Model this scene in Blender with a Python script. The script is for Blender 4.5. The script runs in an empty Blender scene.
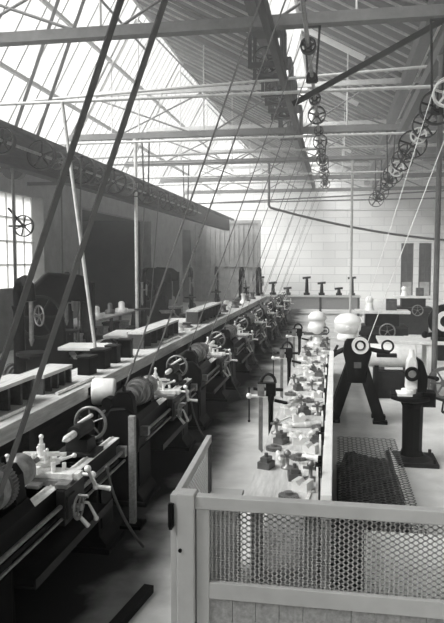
import bpy, math, random
from mathutils import Vector, Matrix
random.seed(7)
PI = math.pi
SC = bpy.context.scene
COL = SC.collection

# ---------------------------------------------------------------- materials
def mat(name, base, rough=0.6, metal=0.0, var=0.25, scale=6.0, bump=0.0, stretch=None, tint=(1.0, 1.0, 0.985), spec=.5):
    m = bpy.data.materials.new(name); m.use_nodes = True
    nt = m.node_tree; b = nt.nodes['Principled BSDF']
    b.inputs['Roughness'].default_value = rough; b.inputs['Specular IOR Level'].default_value = spec; b.inputs['Metallic'].default_value = metal
    tc = nt.nodes.new('ShaderNodeTexCoord'); mp = nt.nodes.new('ShaderNodeMapping')
    nt.links.new(tc.outputs['Object'], mp.inputs['Vector'])
    if stretch: mp.inputs['Scale'].default_value = stretch
    n = nt.nodes.new('ShaderNodeTexNoise'); n.inputs['Scale'].default_value = scale
    n.inputs['Detail'].default_value = 6.0; n.inputs['Roughness'].default_value = 0.65
    nt.links.new(mp.outputs['Vector'], n.inputs['Vector'])
    r = nt.nodes.new('ShaderNodeValToRGB')
    lo = base * (1 - var); hi = min(1.0, base * (1 + var))
    r.color_ramp.elements[0].position = 0.3; r.color_ramp.elements[1].position = 0.7
    r.color_ramp.elements[0].color = (lo*tint[0], lo*tint[1], lo*tint[2], 1)
    r.color_ramp.elements[1].color = (hi*tint[0], hi*tint[1], hi*tint[2], 1)
    nt.links.new(n.outputs['Fac'], r.inputs['Fac']); nt.links.new(r.outputs['Color'], b.inputs['Base Color'])
    if bump:
        bn = nt.nodes.new('ShaderNodeBump'); bn.inputs['Strength'].default_value = bump; bn.inputs['Distance'].default_value = 0.01
        nt.links.new(n.outputs['Fac'], bn.inputs['Height']); nt.links.new(bn.outputs['Normal'], b.inputs['Normal'])
    return m

M = {}
M['black_iron'] = mat('black_painted_iron', 0.005, 0.5, 0.0, 0.5, 9, spec=.10)
M['dark_iron'] = mat('dark_iron', 0.014, 0.5, 0.0, 0.5, 9, spec=.2)
M['grey_iron'] = mat('grey_iron', 0.085, 0.5, 0.0, 0.35, 9)
M['steel'] = mat('bright_steel', 0.82, 0.36, 0.25, 0.25, 20)
M['worn_steel'] = mat('worn_steel', 0.2, 0.4, 0.4, 0.4, 14)
M['pale_metal'] = mat('pale_metal', 0.72, 0.45, 0.1, 0.15, 8)
M['belt_grey'] = mat('dusty_belt', 0.16, .7, 0, .3, 10); M['rafter_grey'] = mat('grey_rafter', 0.36, .8, 0, .3, 4)
M['belt'] = mat('leather_belt', 0.08, 0.6, 0.0, 0.3, 10)
M['belt_pale'] = mat('pale_canvas_belt', 0.62, 0.7, 0.0, 0.15, 10)
M['wood_pale'] = mat('pale_scrubbed_timber', 0.50, 0.7, 0.0, 0.28, 5, 0.2, (6, 0.6, 6))
M['wood_mid'] = mat('grey_timber', 0.26, 0.75, 0.0, 0.35, 5, 0.2, (6, 0.6, 6))
M['wood_dark'] = mat('dark_timber', 0.045, 0.75, 0.0, 0.4, 5, 0.2, (6, 0.6, 6))
M['paint_grey'] = mat('grey_fence_paint', 0.38, 0.6, 0.0, 0.12, 3)
M['mesh_paint'] = mat('mesh_paint', 0.36, 0.55, 0.0, 0.15, 8)
M['white_board'] = mat('white_board', 0.88, 0.8, 0.0, 0.08, 7)
M['white_paint'] = mat('white_paint', 0.82, 0.6, 0.0, 0.08, 5)
M['truss_wood'] = mat('truss_timber', 0.10, 0.8, 0.0, 0.3, 5)
M['rod'] = mat('iron_rod', 0.10, 0.5, 0.0, 0.3, 10)
M['rod_pale'] = mat('pale_pipe', 0.45, 0.5, 0.0, 0.2, 10)
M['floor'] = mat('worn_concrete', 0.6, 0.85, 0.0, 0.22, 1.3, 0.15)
def oil_and_shade(m, xa, xb, soft, dark):   # oil-soaked strip under the lathes, their shade painted in too, ragged edges
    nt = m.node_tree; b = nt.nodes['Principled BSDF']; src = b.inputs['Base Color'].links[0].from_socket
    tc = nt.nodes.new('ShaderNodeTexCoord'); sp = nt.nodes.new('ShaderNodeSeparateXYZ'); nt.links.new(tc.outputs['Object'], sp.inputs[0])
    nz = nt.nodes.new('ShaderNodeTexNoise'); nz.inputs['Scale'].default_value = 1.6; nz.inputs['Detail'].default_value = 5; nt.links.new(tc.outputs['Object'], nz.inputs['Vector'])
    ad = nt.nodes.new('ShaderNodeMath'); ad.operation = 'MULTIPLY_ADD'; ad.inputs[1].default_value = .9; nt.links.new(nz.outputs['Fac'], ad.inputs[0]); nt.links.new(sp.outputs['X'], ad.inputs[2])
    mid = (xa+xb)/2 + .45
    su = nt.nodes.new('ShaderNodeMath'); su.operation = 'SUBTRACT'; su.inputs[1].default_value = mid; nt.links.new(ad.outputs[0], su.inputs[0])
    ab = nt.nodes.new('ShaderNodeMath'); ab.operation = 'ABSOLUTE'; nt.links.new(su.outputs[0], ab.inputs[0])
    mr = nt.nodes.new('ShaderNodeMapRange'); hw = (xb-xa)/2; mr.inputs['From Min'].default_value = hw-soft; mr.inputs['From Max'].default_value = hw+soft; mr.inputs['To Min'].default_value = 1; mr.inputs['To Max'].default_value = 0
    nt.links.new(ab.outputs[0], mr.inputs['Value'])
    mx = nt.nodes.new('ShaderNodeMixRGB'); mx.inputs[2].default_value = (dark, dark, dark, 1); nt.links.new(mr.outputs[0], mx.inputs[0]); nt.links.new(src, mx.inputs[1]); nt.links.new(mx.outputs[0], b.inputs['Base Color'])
oil_and_shade(M['floor'], -3.3, -1.5, .3, .007)
M['swarf'] = mat('dark_swarf', 0.03, 0.6, 0.0, 0.8, 60, 0.6)
M['pier'] = mat('grey_rendered_pier', 0.2, 0.85, 0.0, 0.22, 2)
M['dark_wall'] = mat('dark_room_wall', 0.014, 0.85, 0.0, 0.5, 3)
M['partition'] = mat('grey_matchboard', 0.30, 0.85, 0.0, 0.25, 3)
M['dark_glass'] = mat('dark_window_glass', 0.055, 0.2, 0.0, 0.4, 4)
M['panel_mid'] = mat('dusty_lower_panel', 0.32, 0.6, 0.0, 0.3, 4)

def brick_mat(name, base, mortar, sx=1.0):
    m = mat(name, base, 0.85); nt = m.node_tree; b = nt.nodes['Principled BSDF']
    bk = nt.nodes.new('ShaderNodeTexBrick'); tc = nt.nodes.new('ShaderNodeTexCoord')
    sep = nt.nodes.new('ShaderNodeSeparateXYZ'); cmb = nt.nodes.new('ShaderNodeCombineXYZ')
    nt.links.new(tc.outputs['Object'], sep.inputs[0]); nt.links.new(sep.outputs['X'], cmb.inputs['X']); nt.links.new(sep.outputs['Z'], cmb.inputs['Y'])
    nt.links.new(cmb.outputs[0], bk.inputs['Vector'])
    bk.inputs['Color1'].default_value = (base, base, base*.985, 1); bk.inputs['Color2'].default_value = (base*.86, base*.86, base*.85, 1)
    bk.inputs['Mortar'].default_value = (mortar, mortar, mortar, 1); bk.inputs['Scale'].default_value = sx
    bk.inputs['Mortar Size'].default_value = 0.02; bk.inputs['Brick Width'].default_value = 1.6; bk.inputs['Row Height'].default_value = 0.55
    nt.links.new(bk.outputs['Color'], b.inputs['Base Color'])
    return m
M['end_wall'] = brick_mat('pale_limewashed_block_wall', 0.72, 0.5)

def board_mat():
    m = mat('dark_sarking_boards', 0.1, 0.85); nt = m.node_tree; b = nt.nodes['Principled BSDF']
    tc = nt.nodes.new('ShaderNodeTexCoord'); sep = nt.nodes.new('ShaderNodeSeparateXYZ'); nt.links.new(tc.outputs['Object'], sep.inputs[0])
    mul = nt.nodes.new('ShaderNodeMath'); mul.operation = 'MULTIPLY'; mul.inputs[1].default_value = 1/0.23
    fl = nt.nodes.new('ShaderNodeMath'); fl.operation = 'FLOOR'
    wn = nt.nodes.new('ShaderNodeTexWhiteNoise'); wn.noise_dimensions = '1D'
    nt.links.new(sep.outputs['Y'], mul.inputs[0]); nt.links.new(mul.outputs[0], fl.inputs[0]); nt.links.new(fl.outputs[0], wn.inputs['W'])
    r = nt.nodes.new('ShaderNodeValToRGB'); r.color_ramp.elements[0].color = (.02, .02, .0195, 1); r.color_ramp.elements[1].color = (.06, .06, .059, 1)
    nt.links.new(wn.outputs['Value'], r.inputs['Fac']); nt.links.new(r.outputs['Color'], b.inputs['Base Color'])
    return m
M['boards'] = board_mat()

def pane_mat(name, trans, col):
    m = bpy.data.materials.new(name); m.use_nodes = True; nt = m.node_tree
    out = nt.nodes['Material Output']; nt.nodes.remove(nt.nodes['Principled BSDF'])
    t = nt.nodes.new('ShaderNodeBsdfTransparent'); t.inputs[0].default_value = (col, col, col*.985, 1)
    d = nt.nodes.new('ShaderNodeBsdfTranslucent'); d.inputs[0].default_value = (col, col, col*.985, 1)
    mx = nt.nodes.new('ShaderNodeMixShader')
    n = nt.nodes.new('ShaderNodeTexNoise'); n.inputs['Scale'].default_value = 0.8
    tc = nt.nodes.new('ShaderNodeTexCoord'); nt.links.new(tc.outputs['Object'], n.inputs['Vector'])
    mr = nt.nodes.new('ShaderNodeMapRange'); mr.inputs['To Min'].default_value = trans-.12; mr.inputs['To Max'].default_value = trans+.12
    nt.links.new(n.outputs['Fac'], mr.inputs['Value']); nt.links.new(mr.outputs['Result'], mx.inputs['Fac'])
    nt.links.new(d.outputs[0], mx.inputs[1]); nt.links.new(t.outputs[0], mx.inputs[2])
    nt.links.new(mx.outputs[0], out.inputs['Surface'])
    return m
M['roof_glass'] = pane_mat('dusty_roof_glass', 0.86, 0.9)
M['wall_glass'] = pane_mat('dusty_wall_glass', 0.5, 0.7)

# ---------------------------------------------------------------- mesh builder
class MB:
    def __init__(s): s.v = []; s.f = []; s.sm = []
    def add(s, vs, fs, smooth=False):
        o = len(s.v); s.v += [tuple(p) for p in vs]
        for f in fs: s.f.append([i+o for i in f]); s.sm.append(smooth)
        return s
    def box(s, x0, x1, y0, y1, z0, z1):
        vs = [(x, y, z) for z in (z0, z1) for y in (y0, y1) for x in (x0, x1)]
        return s.add(vs, [(0, 2, 3, 1), (4, 5, 7, 6), (0, 1, 5, 4), (2, 6, 7, 3), (0, 4, 6, 2), (1, 3, 7, 5)])
    def bar(s, a, b, w, h, up=(0, 0, 1)):
        a = Vector(a); b = Vector(b); d = (b-a).normalized(); u = Vector(up)
        if abs(d.dot(u)) > .99: u = Vector((0, 1, 0))
        r = d.cross(u).normalized(); u = r.cross(d)
        vs = [p + r*(i*w/2) + u*(j*h/2) for p in (a, b) for j in (-1, 1) for i in (-1, 1)]
        return s.add(vs, [(0, 1, 3, 2), (4, 6, 7, 5), (0, 4, 5, 1), (2, 3, 7, 6), (0, 2, 6, 4), (1, 5, 7, 3)])
    def frame(s, d):
        d = Vector(d).normalized(); u = Vector((0, 0, 1)) if abs(d.z) < .9 else Vector((1, 0, 0))
        r = d.cross(u).normalized(); return d, r, r.cross(d)
    def rev(s, prof, org, axis, n=20, smooth=True, cap=True):
        d, r, u = s.frame(axis); org = Vector(org); vs = []; fs = []
        for (rad, t) in prof:
            for k in range(n):
                a = 2*PI*k/n; vs.append(org + d*t + r*(rad*math.cos(a)) + u*(rad*math.sin(a)))
        for i in range(len(prof)-1):
            for k in range(n):
                k2 = (k+1) % n; fs.append((i*n+k, i*n+k2, (i+1)*n+k2, (i+1)*n+k))
        s.add(vs, fs, smooth)
        if cap:
            s.add(vs[:n], [tuple(range(n))]); s.add(vs[-n:], [tuple(range(n))[::-1]])
        return s
    def cyl(s, a, b, r, r2=None, n=16):
        a = Vector(a); b = Vector(b); L = (b-a).length
        return s.rev([(r, 0), (r if r2 is None else r2, L)], a, b-a, n)
    def ringtube(s, org, axis, ro, ri, w, n=24):   # rectangular section ring
        return s.rev([(ri, -w/2), (ro, -w/2), (ro, w/2), (ri, w/2), (ri, -w/2)], org, axis, n, False, False)
    def torus(s, org, axis, R, r, n=24, m=8):
        return s.rev([(R+r*math.cos(2*PI*k/m), r*math.sin(2*PI*k/m)) for k in range(m+1)], org, axis, n, True, False)
    def tube(s, pts, r, n=8):
        pts = [Vector(p) for p in pts]; vs = []; fs = []; prev = None
        for i, p in enumerate(pts):
            d = (pts[min(i+1, len(pts)-1)] - pts[max(i-1, 0)]).normalized()
            if prev is None:
                u = Vector((0, 0, 1)) if abs(d.z) < .9 else Vector((1, 0, 0)); R = d.cross(u).normalized()
            else: R = (prev - d*prev.dot(d)).normalized()
            prev = R; U = R.cross(d)
            for k in range(n): a = 2*PI*k/n; vs.append(p + R*(r*math.cos(a)) + U*(r*math.sin(a)))
        for i in range(len(pts)-1):
            for k in range(n): k2 = (k+1) % n; fs.append((i*n+k, i*n+k2, (i+1)*n+k2, (i+1)*n+k))
        s.add(vs, fs, True); s.add(vs[:n], [tuple(range(n))]); s.add(vs[-n:], [tuple(range(n))]); return s
    def sph(s, c, r, n=14, m=8, sz=1.0):
        return s.rev([(max(1e-4, r*math.sin(PI*k/m)), -r*sz*math.cos(PI*k/m)) for k in range(m+1)], c, (0, 0, 1), n, True, False)
    def prism(s, poly, axis, t0, t1):
        # poly of (a,b): axis 'x' -> (y,z), 'y' -> (x,z), 'z' -> (x,y)
        def P(a, b, t): return {'x': (t, a, b), 'y': (a, t, b), 'z': (a, b, t)}[axis]
        n = len(poly); vs = [P(a, b, t0) for a, b in poly] + [P(a, b, t1) for a, b in poly]
        fs = [tuple(range(n))[::-1], tuple(range(n, 2*n))] + [(i, (i+1) % n, n+(i+1) % n, n+i) for i in range(n)]
        return s.add(vs, fs)
    def loop(s, pts, axis_w, thick):   # closed band: pts centre line, axis_w vector across
        w = Vector(axis_w)/2; n = len(pts); vs = []; fs = []
        for i, p in enumerate(pts):
            p = Vector(p); d = (Vector(pts[(i+1) % n]) - Vector(pts[i-1])).normalized(); nn = d.cross(Vector(axis_w)).normalized()*(thick/2)
            vs += [p-w-nn, p+w-nn, p+w+nn, p-w+nn]
        for i in range(n):
            a = i*4; b = ((i+1) % n)*4
            for k in range(4): k2 = (k+1) % 4; fs.append((a+k, a+k2, b+k2, b+k))
        return s.add(vs, fs)
    def mesh(s, name, m):
        me = bpy.data.meshes.new(name); me.from_pydata(s.v, [], s.f)
        me.polygons.foreach_set('use_smooth', s.sm); me.materials.append(m); me.update()
        import bmesh
        b = bmesh.new(); b.from_mesh(me); bmesh.ops.recalc_face_normals(b, faces=b.faces); b.to_mesh(me); b.free()
        return me

def obj(name, mb, m, parent=None, loc=(0, 0, 0), bevel=0):
    o = bpy.data.objects.new(name, mb.mesh(name, M[m] if isinstance(m, str) else m)); COL.objects.link(o)
    o.location = loc
    if parent: o.parent = parent
    if bevel:
        b = o.modifiers.new('bevel', 'BEVEL'); b.width = bevel; b.segments = 2; b.limit_method = 'ANGLE'
    return o
def tag(o, label, cat, group=None):
    o['label'] = label; o['category'] = cat
    if group: o['group'] = group
    return o
def thing(name, label, cat, loc=(0, 0, 0), rz=0, group=None):
    o = bpy.data.objects.new(name, None); COL.objects.link(o); o.location = loc; o.rotation_euler = (0, 0, rz)
    o.empty_display_size = .1
    return tag(o, label, cat, group)
def struct(name, mb, m, parent=None, bevel=0):
    o = obj(name, mb, m, parent, bevel=bevel)
    if not parent: o['kind'] = 'structure'
    return o
def dup(root, loc=None, rz=None, label=None, parent=None):
    c = root.copy(); COL.objects.link(c)
    if parent: c.parent = parent
    if loc is not None: c.location = loc
    if rz is not None: c.rotation_euler = (0, 0, rz)
    if label: c['label'] = label
    for ch in list(root.children): dup(ch, parent=c)
    return c
ORD = ['first', 'second', 'third', 'fourth', 'fifth', 'sixth', 'seventh', 'eighth', 'ninth', 'tenth', 'eleventh', 'twelfth', 'thirteenth', 'fourteenth',
       'fifteenth', 'sixteenth', 'seventeenth', 'eighteenth', 'nineteenth', 'twentieth', 'twenty-first', 'twenty-second', 'twenty-third', 'twenty-fourth']

# ---------------------------------------------------------------- camera (2.5 m up, hall runs along +Y)
F = 650.0
cam = bpy.data.cameras.new('camera'); co = bpy.data.objects.new('camera', cam); COL.objects.link(co); SC.camera = co
cam.sensor_fit = 'AUTO'; cam.sensor_width = 36; cam.lens = 36*F/623; cam.clip_end = 300; cam.clip_start = .05
th = math.atan(49.5/F); ps = math.atan(113/F*math.cos(th))
co.location = (0, 0, 2.5); co.rotation_euler = (PI/2 - th, 0, ps)

# ---------------------------------------------------------------- the setting
Y0, Y1 = -2.0, 45.0
XL, XR = -9.0, 7.6
EAVE = (-9.0, 5.7); R1 = (-6.2, 10.55); V1 = (-1.73, 8.18); R2 = (-1.2, 9.75); V2 = (2.0, 8.0); R3 = (3.35, 10.3); ER = (7.6, 8.1)
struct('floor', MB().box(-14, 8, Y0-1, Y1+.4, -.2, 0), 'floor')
def slope(a, b, t, y0, y1):   # roof slab between section points a,b
    dx, dz = b[0]-a[0], b[1]-a[1]; L = math.hypot(dx, dz); nx, nz = -dz/L*t, dx/L*t
    return [(a[0], a[1]), (b[0], b[1]), (b[0]+nx, b[1]+nz), (a[0]+nx, a[1]+nz)]
c = MB()
for a, b in ((R1, V1), (R2, V2), (R3, ER)): c.prism(slope(a, b, .06, 0, 0), 'y', Y0, Y1)
struct('ceiling', c, 'boards')
c = MB()
# boards: lapped battens running down the slope
for a, b in ((R1, V1), (R2, V2)):
    dx, dz = b[0]-a[0], b[1]-a[1]; L = math.hypot(dx, dz); nx, nz = dz/L, -dx/L
    y = 10.0
    while y < Y1-.2:
        p = [(a[0]+dx*.02, a[1]+dz*.02), (a[0]+dx*.98, a[1]+dz*.98)]
        c.prism([p[0], p[1], (p[1][0]+nx*.0 - .0, p[1][1]-.05), (p[0][0], p[0][1]-.05)], 'y', y, y+.08); y += .72
struct('ceiling_rafters', c, 'rafter_grey')
c = MB(); c.prism(slope(V2, R3, .05, 0, 0), 'y', Y0, Y1)
struct('wall_clerestory', c, 'wood_dark')
# timber strutting in the northlight faces, pale
n = 0
TR = [11.2, 20.3, 26.0, 31.5, 37.0]
def glazing(a, b, y0, y1, idx, pitch, rails):
    dx, dz = b[0]-a[0], b[1]-a[1]; g = MB()
    g.add([(a[0], y0, a[1]), (b[0], y0, b[1]), (b[0], y1, b[1]), (a[0], y1, a[1])], [(0, 1, 2, 3)])
    w = struct('window_%d' % idx, g, 'roof_glass')
    f = MB(); y = y0
    while y <= y1+.01:
        f.bar((a[0], y, a[1]), (b[0], y, b[1]), .045, .06, (0, 1, 0)); y += pitch
    for t in rails: f.bar((a[0]+dx*t+.04, y0, a[1]+dz*t-.03), (a[0]+dx*t+.04, y1, a[1]+dz*t-.03), .08, .10)
    obj('glazing_bars', f, 'rod_pale', w)
edges = [-2, 3, 8] + TR + [45]
for i in range(len(edges)-1):
    n += 1; glazing(EAVE, R1, edges[i], edges[i+1], n, (edges[i+1]-edges[i])/12, (0, .33, .66, 1))
for i in range(len(edges)-1):
    n += 1; glazing(V1, R2, edges[i], edges[i+1], n, (edges[i+1]-edges[i])/4, (0, 1))
k = 0
def trim(mb, m, bevel=0):
    global k; k += 1; return struct('trim_%d' % k, mb, m, bevel=bevel)
trim(MB().box(V1[0]-.16, V1[0]+.16, Y0, Y1, V1[1]-.42, V1[1]-.02), 'wood_dark')      # valley gutter beams
trim(MB().box(V2[0]-.14, V2[0]+.14, Y0, Y1, V2[1]-.38, V2[1]-.02), 'wood_dark')
trim(MB().box(-8.98, -8.78, Y0, Y1, 5.35, 5.68), 'wood_dark')                          # eaves plate
for y in TR:                                                                            # white north-light posts
    trim(MB().bar((V1[0]+.12, y, V1[1]-.3), (R2[0]+.06, y, R2[1]-.1), .20, .14, (0, 1, 0)), 'white_paint')
for y in TR[:4]:
    trim(MB().bar((V2[0]+.05, y, V2[1]-.4), (R3[0]-.08, y, R3[1]-.1), .15, .12, (0, 1, 0)), 'white_paint')

# left wall: piers, openings, bright window
lw = MB()
lw.box(-9.3, -9.0, Y0, Y1, 4.45, 5.72)
lw.box(-9.3, -9.0, Y0, 21.8, 0, 1.75)
for a, b in ((Y0, 8.0), (11.4, 15.6), (18.7, 21.8), (30.5, 37.0), (39.2, Y1)):
    lw.box(-9.3, -9.0 + (.0 if b < 15 else .25), a, b, 0 if a > 18 else 1.75, 4.45)
struct('wall_left', lw, 'pier')
def wall_window(y0, y1, z0, z1, idx):
    w = struct('window_%d' % idx, MB().box(-9.17, -9.15, y0, y1, z0, z1), 'wall_glass')
    f = MB(); y = y0
    while y <= y1+.01: f.box(-9.2, -9.12, y-.012, y+.012, z0, z1); y += (y1-y0)/6
    for j in range(5): z = z0+(z1-z0)*j/4; f.box(-9.2, -9.12, y0, y1, z-.012, z+.012)
    obj('window_frame', f, 'rod_pale', w)
wall_window(8.0, 11.4, 1.75, 4.45, n+1); wall_window(15.6, 18.7, 1.75, 4.45, n+2)
# dark side rooms behind the openings
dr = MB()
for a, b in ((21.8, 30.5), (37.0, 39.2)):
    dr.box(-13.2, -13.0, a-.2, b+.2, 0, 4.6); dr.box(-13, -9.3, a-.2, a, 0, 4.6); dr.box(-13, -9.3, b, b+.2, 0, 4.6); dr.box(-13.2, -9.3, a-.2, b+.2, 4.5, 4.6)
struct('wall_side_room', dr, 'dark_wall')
# end wall with two tall dark windows
ew = MB(); xa, xb = XL-.3, XR+.3
wins = [(4.35, 5.15), (5.5, 6.3)]
xs = [xa, wins[0][0], wins[0][1], wins[1][0], wins[1][1], xb]
ew.box(xs[0], xs[1], Y1, Y1+.3, 0, 10.6); ew.box(xs[2], xs[3], Y1, Y1+.3, 0, 10.6); ew.box(xs[4], xs[5], Y1, Y1+.3, 0, 10.6)
for a, b in wins: ew.box(a, b, Y1, Y1+.3, 3.75, 10.6)
struct('wall_end', ew, 'end_wall')
for i, (a, b) in enumerate(wins):
    zt = 3.75
    w = struct('door_%d' % (i+1), MB().box(a, b, Y1+.12, Y1+.16, 1.2, zt), 'dark_glass')
    obj('lower_panel', MB().box(a, b, Y1+.1, Y1+.17, 0, 1.2), 'panel_mid', w)
    f = MB(); f.box(a, a+.08, Y1+.05, Y1+.18, 0, zt); f.box(b-.08, b, Y1+.05, Y1+.18, 0, zt); f.box((a+b)/2-.03, (a+b)/2+.03, Y1+.05, Y1+.18, 1.2, zt)
    for z in (1.2, 1.85, 2.5, 3.1, 3.7): f.box(a, b, Y1+.05, Y1+.18, z-.03, z+.03)
    obj('door_frame', f, 'wood_dark', w)
struct('wall_back_unseen', MB().box(XL-.3, -1.5, Y0-.3, Y0, 0, 10.6).box(-1.5, XR+.3, Y0-.3, Y0, 0, 1.0).box(-1.5, XR+.3, Y0-.3, Y0, 8, 10.6), 'pier')  # unseen back wall, added to keep flat front light off the lathes
wbk = struct('window_30', MB().box(-1.5, XR, Y0-.17, Y0-.15, 1.0, 8.0), 'roof_glass')  # unseen window, added and placed to light the fence front
fbk = MB()
for i in range(10): fbk.box(-1.5+i*1.01-.03, -1.5+i*1.01+.03, Y0-.2, Y0-.1, 1, 8)
for i in range(8): fbk.box(-1.5, XR, Y0-.2, Y0-.1, 1+i-.03, 1+i+.03)
obj('window_frame', fbk, 'wood_mid', wbk)
struct('wall_right', MB().box(XR, XR+.3, Y0, Y1, 0, 8.2), 'end_wall')
pt = MB(); x = XL+.3
pt.box(XL+.26, -4.7, 40.6, 40.66, 0, 4.9)
while x < -4.7: pt.box(x, x+.03, 40.56, 40.6, 0, 4.9); x += .3
pt.box(XL+.26, -4.6, 40.52, 40.7, 4.9, 5.1); pt.box(-4.75, -4.6, 40.52, 40.7, 0, 4.9); pt.box(XL+.26, -4.7, 40.52, 40.6, 2.2, 2.3)
struct('wall_partition', pt, 'partition')
# iron columns
STR_Z = 6.5
for nm, x, y, r, z, m in (('column', 1.83, 12.4, .05, STR_Z-.33, 'rod'), ('column', .62, 26.0, .05, STR_Z-.09, 'rod_pale'), ('column', -6.325, 20.3, .055, STR_Z-.09, 'pale_metal'), ('column', -6.55, 12.6, .03, 4.42, 'rod')):
    cb = MB(); cb.rev([(r*2.2, 0), (r*2.2, .05), (r*1.3, .12), (r, .2), (r, z-.1), (r*1.6, z-.06), (r*1.6, z)], (x, y, 0), (0, 0, 1), 14)
    struct(nm, cb, m)

# ---------------------------------------------------------------- roof trusses
TIE = 7.85; STR = 6.5
trp = thing('roof_truss', '', 'roof truss', (0, 0, 0), 0, 'roof trusses down the hall')
obj('collar_beam', MB().box(-7.6, 7.5, -.05, .05, TIE-.07, TIE+.07), 'rod_pale', trp)
obj('tie_beam', MB().box(-8.55, 7.5, -.1, .12, STR-.09, STR+.09), 'truss_wood', trp)
for a, b, m in ((R2, V2, 'white_paint'), (R1, V1, 'truss_wood')):
    t0, t1 = (.03, .62) if m == 'white_paint' else (.03, .95)
    q = [(a[0]+(b[0]-a[0])*t, 0, a[1]+(b[1]-a[1])*t-.13) for t in (t0, t1)]
    obj('rafter', MB().bar(q[0], q[1], .12, .15), m, trp)
obj('rafter', MB().bar((-8.9, 0, 5.6), (-6.3, 0, 10.15), .1, .13), 'rod_pale', trp)
for x, z in ((-6.2, 10.3), (-4.1, 9.2), (-7.1, 8.9), (.3, 8.7), (4.6, 9.4)):
    obj('hanger_rod', MB().cyl((x, 0, STR), (x, 0, z), .022, n=8), 'rod_pale', trp)
for (xa_, za_), (xb_, zb_) in (((-7.6, 7.7), (-4.1, 6.4)), ((-7.2, 6.4), (-4.2, 7.75)), ((-4.1, 7.7), (-1.8, 6.4)), ((-4.1, 6.4), (-1.7, 7.75)),
                             ((-6.2, 10.1), (-4.1, 7.9)), ((2.2, 8.5), (-1.1, 6.5)), ((-1.6, 7.75), (1.9, 6.4)), ((2.1, 7.7), (5, 6.4))):
    obj('brace_rod', MB().cyl((xa_, .02, za_), (xb_, .02, zb_), .028, n=8), 'rod', trp)
TL = ['nearest timber roof truss with its heavy tie beam crossing the whole picture near the top', 'second roof truss from the camera, behind the heavy nearest tie beam',
      'third roof truss from the camera, halfway down the glazed roof', 'fourth roof truss from the camera, hazy and thin under the glass', 'farthest roof truss, just before the pale end wall']
for i, y in enumerate(TR):
    if i == 0: trp.location = (0, y, 0); trp['label'] = TL[0]
    else: dup(trp, (0, y, 0), None, TL[i])

# ---------------------------------------------------------------- pulleys, shafts
def pulley_mb(r, w, spokes=5):
    p = MB(); p.ringtube((0, 0, 0), (0, 1, 0), r, r-.022, w, 28); p.ringtube((0, 0, 0), (0, 1, 0), .06, .031, w*.9, 14)
    for i in range(spokes):
        a = 2*PI*i/spokes+.3; p.bar((.05*math.cos(a), 0, .05*math.sin(a)), ((r-.02)*math.cos(a), 0, (r-.02)*math.sin(a)), .03, .03)
    return p
def shaft(label, x, z, y0, y1, pulls, hang, group='overhead line shafts'):
    t = thing('line_shaft', label, 'line shaft', (x, y0, z), 0, group)
    obj('shaft', MB().cyl((0, 0, 0), (0, y1-y0, 0), .03, n=12), 'worn_steel', t)
    cache = {}
    for (y, r, w, m) in pulls:
        key = (r, w, m)
        if key not in cache: cache[key] = obj('pulley', pulley_mb(r, w), m, t, (0, y-y0, 0))
        else:
            o = cache[key].copy(); COL.objects.link(o); o.parent = t; o.location = (0, y-y0, 0)
    h0 = None
    for y in hang:
        if h0 is None:
            hb = MB(); H = STR - .07 - z
            hb.box(-.14, .14, -.05, .05, H-.03, H)
            for sx in (-1, 1): hb.bar((sx*.12, 0, H-.02), (sx*.07, 0, .0), .035, .06, (0, 1, 0))
            hb.bar((-.085, 0, -.08), (.085, 0, -.08), .06, .05, (0, 1, 0)); hb.bar((.07, 0, .02), (.085, 0, -.09), .04, .06, (0, 1, 0)); hb.bar((-.07, 0, .02), (-.085, 0, -.09), .04, .06, (0, 1, 0))
            hb.ringtube((0, 0, 0), (0, 1, 0), .07, .031, .12, 16)
            h0 = obj('hanger', hb, 'black_iron', t, (0, y-y0, 0))
        else:
            o = h0.copy(); COL.objects.link(o); o.parent = t; o.location = (0, y-y0, 0)
    return t
LX, LP = -2.1, 3.1                                    # lathe row: axis x, pitch along the hall
LY = [3.12 + LP*i for i in range(8)]
CB = .37                                              # belt position along each lathe
SHA = (-.42, 5.6); SHB = (1.6, 5.0); SHC = (-6.0, 4.7)
HY = TR[:3]
lp = [(y+CB, .115, .12, 'dark_iron') for y in LY] + [(y+1.75, .19, .12, 'dark_iron') for y in LY[3:]]
shaft('long line shaft with dark pulleys over the aisle beside the lathe row', SHA[0], SHA[1], 2.5, 29.5, lp, [y+.06 for y in HY])
rp = [(8.4, .2, .12, 'dark_iron'), (10.3, .2, .12, 'pale_metal'), (11.2, .28, .14, 'black_iron'), (12.6, .24, .12, 'dark_iron'), (13.6, .16, .1, 'pale_metal'), (14.6, .3, .16, 'black_iron'), (15.7, .22, .12, 'dark_iron'),
      (16.8, .26, .12, 'black_iron'), (18.3, .2, .14, 'pale_metal'), (19.4, .28, .12, 'black_iron'), (20.8, .24, .14, 'dark_iron'), (21.8, .2, .12, 'black_iron'), (24.3, .28, .12, 'black_iron'), (25.6, .22, .12, 'dark_iron'), (27.0, .3, .16, 'black_iron')]
shaft('line shaft crowded with black and pale pulleys above the pedestal machine', SHB[0], SHB[1], 7, 29.5, rp, [y+.06 for y in HY])
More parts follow.
